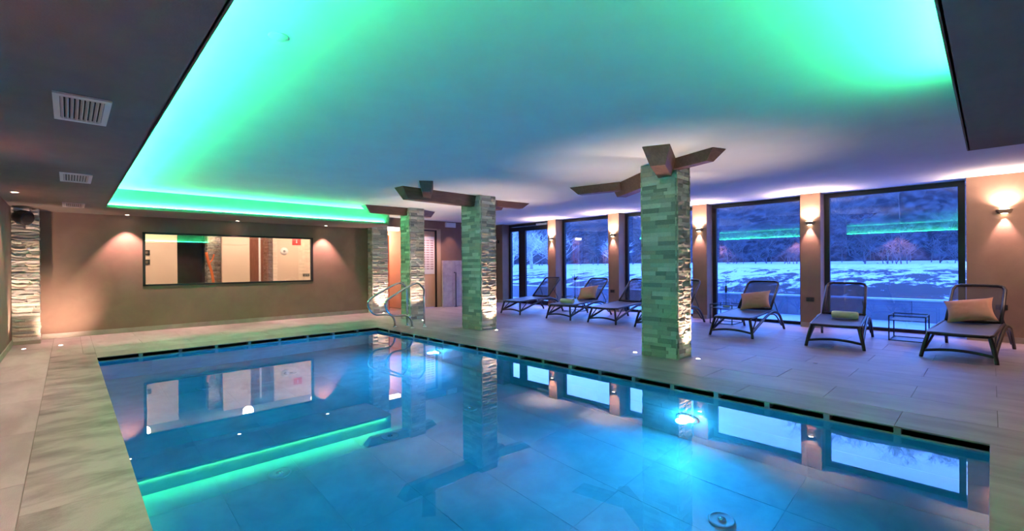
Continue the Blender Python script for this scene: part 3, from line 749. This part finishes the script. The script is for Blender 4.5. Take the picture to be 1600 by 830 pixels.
# ---- soffit vents
vp = None
VG = 'white air vents in the left soffit'
for i, (y_, lb) in enumerate(((4.0, 'white slatted ceiling air vent nearest the viewer'), (7.06, 'white slatted ceiling air vent, second from the viewer'), (10.1, 'white slatted ceiling air vent nearest the back wall'))):
    if vp is None:
        vp = empty('air_vent')
        a, b_ = .13, .32
        MB().box(-a, a, -b_, -b_+.05, -.012, 0).box(-a, a, b_-.05, b_, -.012, 0).box(-a, -a+.03, -b_+.05, b_-.05, -.012, 0).box(a-.03, a, -b_+.05, b_-.05, -.012, 0).build('frame', 'white_plastic', vp)
        MB().box(-a+.03, a-.03, -b_+.05, b_-.05, -.002, 0).build('backing', 'dark_hole', vp)
        sl = MB().add([(-.008, -b_+.05, -.003), (-.008, b_-.05, -.003), (.004, b_-.05, -.016), (.004, -b_+.05, -.016), (-.0055, -b_+.05, -.002), (-.0055, b_-.05, -.002), (.0065, b_-.05, -.015), (.0065, -b_+.05, -.015)],
                       [(0, 1, 2, 3), (4, 7, 6, 5), (3, 2, 6, 7), (0, 4, 5, 1)]).mesh('slat', 'white_plastic')
        for k in range(9): inst(sl, 'slat', vp, (-.09+.0225*k, 0, 0))
        o = vp
    else: o = copy_tree(vp)
    o.location = (.07, y_, Z_S); tag(o, lb, 'vent', VG)

# ---- recessed downlights
def downlight(x_, y_, z_, lb, en, ang=76, grp='recessed ceiling spotlights', d_=(0, 0, -1), col=WARM):
    t = empty('recessed_spotlight', (x_, y_, z_)); tag(t, lb, 'lamp', grp)
    MB().lathe([(.045, 0), (.045, -.004), (.034, -.006), (.032, -.002)], 20).build('trim_ring', 'white_plastic', t)
    MB().lathe([(.031, -.002), (.031, -.0035), (.0005, -.004)], 16).build('lens', 'lamp_glow', t)
    lamp('SPOT', 'spot', (x_, y_, z_-.02), en, col, d_, .015, ang, .5, t)
downlight(.82, 11.38, Z_S, 'recessed spotlight over the back wall left of the lobby window', L_DOWN)
downlight(2.67, 11.38, Z_S, 'recessed spotlight over the middle of the lobby window', L_DOWN)
downlight(4.60, 11.38, Z_S, 'recessed spotlight over the back wall right of the lobby window', L_DOWN)
downlight(-.50, 8.9, Z_S, 'recessed spotlight by the left wall in front of the corner pilaster', L_DOWN*.8, 120)
for y_ in (5.6, 2.4, -.6): 
    t = lamp('SPOT', 'unseen_soffit_spot', (-.50, y_, Z_S-.02), L_DOWN*.75, WARM, (0, 0, -1), .015, 120, .5)
    k = empty('recessed_spotlight', (-.5, y_, Z_S)); tag(k, 'recessed spotlight in the left soffit above and behind the viewer', 'lamp', 'recessed spotlights out of view')
    MB().lathe([(.045, 0), (.045, -.004), (.034, -.006), (.032, -.002)], 20).build('trim_ring', 'white_plastic', k)
    MB().lathe([(.031, -.002), (.031, -.0035), (.0005, -.004)], 16).build('lens', 'lamp_glow', k)
for x_ in (1.8, 3.6, 5.3):
    lamp('SPOT', 'unseen_soffit_spot', (x_, -.9, Z_S-.02), L_DOWN*.15, WARM, (0, 0, -1), .015, 120, .5)  # unseen spots without fittings, added as weak general fill

k = empty('recessed_spotlight', (9.4, -.95, Z_C)); tag(k, 'added unseen fill spotlight in the ceiling behind the nearest lounger', 'lamp')
MB().lathe([(.045, 0), (.045, -.004), (.034, -.006), (.032, -.002)], 20).build('trim_ring', 'white_plastic', k)
MB().lathe([(.031, -.002), (.031, -.0035), (.0005, -.004)], 16).build('lens', 'lamp_glow', k)
lamp('SPOT', 'spot', (9.4, -.95, Z_C-.02), 62, WARM2, (.45, .35, -1), .02, 150, 1, k)  # unseen lamp and fitting added as warm fill for the right wall
# ---- floor uplights
def uplight(x_, y_, lb, en, d_=(0, .06, 1), ang=84, s=1):
    t = empty('floor_spotlight', (x_, y_, 0)); tag(t, lb, 'lamp', 'round spotlights set in the floor')
    MB().lathe([(.034, .0), (.034, .003), (.026, .004), (.025, .002)], 20).build('trim_ring', 'chrome', t)
    MB().lathe([(.0245, .001), (.0245, .003), (.0005, .0035)], 16).build('lens', 'lamp_glow', t)
    if en: lamp('SPOT', 'spot', (x_, y_, .02), en, WARM2, d_, .02, ang, 1, t)
uplight(-.505, 10.42, 'round floor spotlight in front of the corner pilaster', L_UP*1.1, (0, .42, 1), 70)
uplight(-.094, 10.47, 'round floor spotlight before the back wall beside the corner pilaster', L_UP*1.1, (0, 1, .42), 62)
uplight(6.02, 11.16, 'round floor spotlight at the foot of the half pillar by the doorway', L_UP)
uplight(5.85, 9.02, 'round floor spotlight at the foot of the far pillar', L_UP)
uplight(5.93, 6.60, 'round floor spotlight at the foot of the middle pillar, right side', L_UP)
uplight(5.78, 3.50, 'round floor spotlight at the foot of the nearest pillar, left side', L_UP, (0, -.06, 1))
uplight(5.95, 2.67, 'round floor spotlight at the foot of the nearest pillar, right side', L_UP)
uplight(5.93, 7.53, 'round floor spotlight hidden behind the middle pillar', L_UP, (0, -.06, 1))
t = empty('floor_marker', (6.69, 1.52, 0)); tag(t, 'small brass floor cap in the deck before the two near loungers', 'floor cap')
MB().lathe([(.02, 0), (.02, .003), (.0005, .004)], 16).build('cap', 'lamp_body', t); MB().lathe([(.026, 0), (.026, .0015), (.02, .0015)], 16).build('ring', 'chrome', t)
t = MB().lathe([(.055, 0), (.055, -.004), (.05, -.008), (.0005, -.010)], 24).build('ceiling_cover', 'white_ceiling'); t.location = (.898, 2.889, Z_C); tag(t, 'small round cover plate on the green-lit ceiling', 'cover')

# ================================================================== LOBBY BEHIND THE BACK WINDOW
lob = MB(); LY = 14.2
lob.box(-.6, 1.984, LY, LY+.1, 0, 2.7).box(2.96, 3.62, LY, LY+.1, 0, 2.7).box(4.27, 6.0, LY, LY+.1, 0, 2.7)
S(lob.build('wall_lobby', 'lobby_wall'))
S(MB().box(-.6, 6.1, 11.78, 17.2, 2.45, 2.6).build('ceiling_lobby', 'white_ceiling'))
S(MB().box(-.7, -.6, 11.78, 17.2, 0, 2.6).box(6.0, 6.1, 11.78, 17.2, 0, 2.6).build('wall_lobby_side', 'lobby_wall'))
S(MB().box(-.6, 6.0, 11.78, 17.2, -.05, 0.001).build('floor_lobby', 'skirting'))
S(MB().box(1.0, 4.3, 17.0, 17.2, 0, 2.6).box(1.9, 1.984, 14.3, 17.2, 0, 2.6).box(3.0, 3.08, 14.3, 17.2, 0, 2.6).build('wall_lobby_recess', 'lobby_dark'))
t = empty('lift_door', (3.92, LY, 0)); tag(t, 'reddish brown double wooden door with a pale centre strip behind the lobby window', 'door')
MB().box(-.30, -.075, 0, .05, 0, 2.3).build('leaf', 'wood_red', t); MB().box(-.025, .18, 0, .05, 0, 2.3).build('leaf', 'wood_red', t)
MB().box(-.075, -.025, .0, .04, 0, 2.45).build('centre_strip', 'poster', t); MB().box(.18, .29, -.02, .05, 0, 2.45).build('jamb', 'timber', t); MB().box(.29, .36, -.01, .05, 0, 2.45).build('jamb', 'lobby_wall', t)
MB().box(-.3, .29, -.01, .05, 2.3, 2.45).build('lintel', 'lobby_dark', t)
t = empty('round_emblem', (4.52, LY, 1.70)); tag(t, 'round white plate with a dark centre on the lobby wall', 'sign')
R = Matrix.Rotation(pi/2, 3, 'X')
MB().lathe([(.11, 0), (.11, .01), (.0005, .012)], 24, M=R).build('disc', 'poster', t); MB().lathe([(.035, .011), (.035, .014), (.0005, .015)], 12, M=R).build('mark', 'ink', t)
t = empty('red_wall_sign', (4.86, LY, 1.985)); tag(t, 'square red sign with a small white mark on the lobby wall', 'sign')
MB().box(-.115, .115, -.02, 0, -.10, .10).build('plate', 'red_sign', t); MB().box(-.01, .01, -.024, -.02, -.02, .06).add([(-.03, -.024, -.01), (.03, -.024, -.01), (0, -.024, -.05)], [(0, 1, 2)]).build('mark', 'poster', t)
t = empty('wall_switch', (5.13, LY, 1.0)); tag(t, 'small dark switch plate low on the lobby wall', 'switch')
MB().box(-.10, .10, -.012, 0, -.045, .045).build('plate', 'lamp_body', t); 
for k in range(3): MB().box(-.085+.06*k, -.04+.06*k, -.016, -.012, -.03, .03).build('rocker', 'dark_hole', t)
MB().box(4.96, 6.0, LY-.02, LY, 0, 2.45)
for z_, lb in ((1.62, 'upper dark switch box at the left edge of the lobby window'), (1.39, 'lower dark switch box at the left edge of the lobby window')):
    o = empty('switch_box', (1.36, LY, z_)); tag(o, lb, 'switch', 'switch boxes at the lobby window')
    MB().box(-.075, .075, -.03, 0, -.06, .06).build('plate', 'black_plastic', o); MB().box(-.035, .035, -.035, -.03, -.03, .03).build('rocker', 'lamp_body', o)
# lit stone column with a driftwood ornament in the recess
t = empty('stone_column', (2.88, 14.75, 0)); tag(t, 'spot-lit grey stone column seen through the lobby window', 'column')
MB().box(-.17, .17, -.17, .17, 0, 2.45).build('core', 'grout', t); sets = [MB() for _ in STONES]
clad(t, (-.17, -.17, 0), (1, 0), .34, 0, 2.45, .05, .1, .3, .03, False, SMR, stuff_sets=sets); clad(t, (-.17, .17, 0), (0, -1), .34, 0, 2.45, .05, .1, .3, .03, False, SMR, stuff_sets=sets); joined(t, sets)
lamp('SPOT', 'column_spot', (2.85, 14.45, 2.40), 14, WARM2, (0, .12, -1), .02, 70, .5)
t = empty('driftwood_ornament', (2.72, 14.42, 0)); tag(t, 'orange wooden branch ornament standing before the lobby stone column', 'ornament')
MB().tube(spline([(-.08, 0, 1.65), (-.02, 0, 1.35), (.06, .02, 1.05), (.08, 0, .6), (.0, 0, .03)], 5), .035, 7).build('stem', 'wood_orange', t)
MB().tube(spline([(-.02, 0, 1.35), (.06, .02, 1.45), (.1, 0, 1.60)], 4), .02, 6).build('branch', 'wood_orange', t); MB().box(-.13, .13, -.1, .1, 0, .035).build('base', 'timber', t)
for x_, y_ in ((1.2, 13.2), (3.3, 13.2), (5.0, 13.2)): lamp('POINT', 'lobby_lamp', (x_, y_, 2.3), 26, (1, .72, .52), size=.12)

# ================================================================== BACK DOORWAYS
# doorway A opens on a warm corridor
S(MB().box(DA0-.3, DA0-.2, Y_N+.18, Y_N+3.2, 0, 2.6).box(DA1+.12, DA1+.22, Y_N+.18, Y_N+3.2, 0, 2.6).box(DA0-.3, DA1+.22, Y_N+3, Y_N+3.1, 0, 2.6).box(DA0-.3, DA1+.22, Y_N+.18, Y_N+3.2, 2.35, 2.5).build('wall_corridor', 'lobby_wall'))
t = empty('corridor_door', (6.33, Y_N+.24, 0)); tag(t, 'orange wooden door leaf standing open in the left doorway', 'door')
MB().box(0, .24, 0, .045, .01, 2.12).build('leaf', 'wood_orange', t); MB().tube([(.03, 0, 1.02), (.03, -.05, 1.02), (.12, -.05, 1.02)], .009, 6).build('handle', 'chrome', t)
t = empty('ceiling_light', (6.5, Y_N+.09, DZ)); tag(t, 'bright white light bar at the top of the left doorway', 'lamp')
MB().box(-.16, .28, -.07, .07, -.09, 0).build('body', 'light_panel', t); MB().box(-.17, -.16, -.075, .075, -.095, 0).box(.28, .29, -.075, .075, -.095, 0).build('end_cap', 'white_plastic', t)
lamp('POINT', 'corridor_lamp', (6.6, Y_N+1.3, 2.1), 17, (1, .52, .38), size=.1)
# doorway B: closed door with notices
t = empty('door_2', (7.6, Y_N, 0)); S(t)
def b2(n, m, *b):
    o = MB().box(*b).build(n, m, t); o.location = (0, 0, 0); return o
b2('door_leaf', 'door_beige', -.45, .39, .05, .09, .01, 2.28)
b2('door_frame', 'black_frame', .39, .43, .0, .12, 0, 2.32); b2('door_frame', 'black_frame', -.45, .43, .0, .12, 2.28, 2.32)
b2('door_jamb', 'door_jamb', .43, .56, -.02, .14, 0, 2.36); b2('door_jamb', 'door_jamb', -.47, .56, -.02, .14, 2.32, 2.36)
t = empty('notice_board', (7.75, Y_N+.04, 1.0)); tag(t, 'tall white sheet of notices on the closed beige door', 'poster')
MB().box(-.24, .22, 0, .01, 0, 1.12).build('sheet', 'poster', t)
ink = MB()
for r_ in range(13):
    for c_ in range(3): ink.box(-.21+.14*c_, -.10+.14*c_, -.002, 0, .14+.07*r_, .14+.07*r_+.035)
ink.build('print', 'shower_tile', t)
t = empty('emergency_light', (8.52, Y_N, 2.5)); tag(t, 'white emergency light box high on the back wall', 'lamp')
bevel(MB().box(-.19, .19, -.06, 0, -.075, .075).build('housing', 'white_plastic', t), .01); MB().box(-.17, .17, -.065, -.06, -.055, .055).build('diffuser', 'poster', t)
t = empty('shower_screen', (8.45, 11.32, 0)); tag(t, 'low grey-pink tiled shower screen with a pole beside the beige door', 'shower')
for k in range(3):
    for q in range(3): bevel(MB().box(-.42+.34*k, -.085+.34*k, -.02, .04, .01+.465*q, .47+.465*q).build('panel', 'shower_tile', t), .003, 1)
MB().tube([(.03, -.06, 0), (.03, -.06, 1.05)], .016, 10).build('pole', 'table_metal', t); MB().tube([(.03, -.06, 1.04), (-.06, -.10, 1.04)], .014, 8).build('spout', 'table_metal', t)
MB().lathe([(.05, 0), (.05, .008), (.016, .012)], 16, c=(.03, -.06, 0)).build('foot', 'table_metal', t)
lamp('SPOT', 'shower_spot', (8.5, 11.3, 2.45), 12, WARM, (0, .1, -1), .02, 80, .7)
lamp('SPOT', 'doors_spot', (7.5, 10.9, 2.52), 60, WARM, (0, .15, -1), .02, 120, .7)

# ================================================================== OUTSIDE
tag(MB().box(X_G+.12, 13.2, -12, 60, -.25, -.05).build('terrace', 'snow'), kind='structure')
pw = S(empty('terrace_wall', (13.3, 0, 0)))
PL = 1.2
cb = MB().box(-.12, .12, .004, PL-.004, 0, .46).mesh('concrete_block', 'concrete')
for k in range(-6, 48): inst(cb, 'concrete_block', pw, (0, k*PL, -.05+0))
MB().box(-.14, .14, -8, 58, .41, .445).build('snow_cap', 'snow', pw)
# field and hillside
def terr(x_, y_):
    if x_ < 20: z_ = .30+.70*(x_-13.4)/6.6
    elif x_ < 36: z_ = 1.0+.22*(x_-20)/16
    else:
        q = x_-36; z_ = 1.22+(q*.46-(q*q)*.0012)*(1+.35*max(0, min(1, (30-math.degrees(math.atan2(y_, x_)))/18)))
    return z_+noise.noise(Vector((x_*.12, y_*.12, 0)))*(.10 if x_ < 36 else .9*min(1, (x_-36)/10))
mb = MB(); xs = [13.4+i*.8 for i in range(29)]+[36.2+i*2.2 for i in range(16)]; ys = [-70+i*2.5 for i in range(90)]
vs = [(x_, y_, terr(x_, y_)) for x_ in xs for y_ in ys]; ny_ = len(ys)
def quads(i0, i1): return [(i*ny_+j, (i+1)*ny_+j, (i+1)*ny_+j+1, i*ny_+j+1) for i in range(i0, i1) for j in range(ny_-1)]
me = bpy.data.meshes.new('snowy_field'); me.from_pydata(vs, [], quads(0, 29)); me.materials.append(MATS['field']); me.update()
fo = bpy.data.objects.new('snowy_field', me); COL.objects.link(fo); S(fo)
me = bpy.data.meshes.new('hillside'); me.from_pydata(vs, [], quads(29, len(xs)-1)); me.materials.append(MATS['hill']); me.update()
ho = bpy.data.objects.new('hillside', me); COL.objects.link(ho); S(ho)
# bare trees
def bare_tree(seed, h, spread, th, depth=4, m='bark', up=.55, nb=3):
    rnd = random.Random(seed); mb = MB()
    def grow(p, d_, L, r_, k):
        q = p+d_*L*.5+Vector((rnd.uniform(-1, 1), rnd.uniform(-1, 1), 0))*L*.06; e_ = q+(d_+Vector((0, 0, .12))).normalized()*L*.5
        mb.tube([p, q, e_], [r_, r_*.85, r_*.6], 3, smooth=False)
        if k == 0: return
        for _ in range(nb + (k > 1)):
            a = Vector((rnd.uniform(-1, 1), rnd.uniform(-1, 1), rnd.uniform(-.2, 1)*up)).normalized()
            nd = (d_*(1-spread)+a*spread+Vector((0, 0, .1))).normalized()
            s_ = rnd.uniform(.45, 1); grow(p+(e_-p)*s_, nd, L*rnd.uniform(.55, .8), r_*.55, k-1)
    for _ in range(1 if m == 'bark' else 3):
        grow(Vector((rnd.uniform(-.1, .1), rnd.uniform(-.1, .1), -.3)), Vector((rnd.uniform(-.15, .15), rnd.uniform(-.15, .15), 1)).normalized(), h*.42, th, depth)
    return mb.mesh('bare_tree', m)
def proj(p):
    v = Vector(p)-Vector((0, 0, EYE)); dz_ = v.dot(fw); return (800+f_px*v.dot(rr)/dz_, 415-f_px*v.dot(uu)/dz_)
tv = [bare_tree(s_, 4.4, .72, .026, 4, nb=4) for s_ in range(6)]
n_t = 0; rnd = random.Random(3)
x_ = 36.5
while x_ < 62:
    y_ = -12
    while y_ < 112*(x_/60)+6:
        X_, Y_ = x_+rnd.uniform(-1.5, 1.5), y_+rnd.uniform(-1.2, 1.2)
        px_ = math.degrees(math.atan2(Y_, X_))
        if -6 < px_ < 50 and n_t < 290 and not (22 < px_ < 27):
            o = inst(rnd.choice(tv), 'bare_tree', None, (X_, Y_, terr(X_, Y_)), (rnd.uniform(.7, 1.3),)*3, (0, 0, rnd.uniform(0, 6.28)))
            row = min(4, int((x_-36.5)/5.6)); tag(o, ('bare leafless tree in the front row along the snowy field', 'bare leafless tree just behind the front row on the hillside', 'bare leafless tree halfway up the wooded hillside', 'bare leafless tree on the upper part of the wooded hillside', 'bare leafless tree on the skyline of the wooded hillside')[row], 'tree', ('front row of bare trees', 'second row of bare trees', 'bare trees halfway up the hill', 'bare trees on the upper hill', 'bare trees on the skyline')[row]); n_t += 1
        y_ += 1.15
    x_ += 5.6
sv = [bare_tree(50+s_, 3.2, .7, .05, 4, 'bark_snow') for s_ in range(3)]
for k, (X_, Y_, s_) in enumerate(((19, 16.2, 1.0), (20.5, 19.5, 1.1), (23, 15.0, .8), (18.5, 20.8, 1.2), (25, 26.0, 1.3), (22, 21.8, 1.0))):
    o = inst(sv[k % 3], 'snowy_shrub', None, (X_, Y_, terr(X_, Y_)-.1), (s_,)*3, (0, 0, k))
    tag(o, 'snow-covered bare shrub outside the far windows and the glass door', 'shrub', 'snowy shrubs outside the far windows')
bv = [bare_tree(80+s_, 2.2, .75, .035, 3, 'bark') for s_ in range(3)]
bu = MB()
for k in range(170):
    X_, Y_ = rnd.uniform(33, 37.5), rnd.uniform(-8, 60); me = rnd.choice(bv); a = rnd.uniform(0, 6.28); s_ = rnd.uniform(.8, 1.4)
    R_ = Matrix.Translation((X_, Y_, terr(X_, Y_)-.1)) @ Matrix.Rotation(a, 4, 'Z') @ Matrix.Scale(s_, 4)
    bu.add([R_ @ v.co for v in me.vertices], [tuple(p.vertices) for p in me.polygons])
tag(bu.build('undergrowth', 'bark'), 'tangled bare undergrowth along the foot of the wooded hillside', 'undergrowth', kind='stuff')
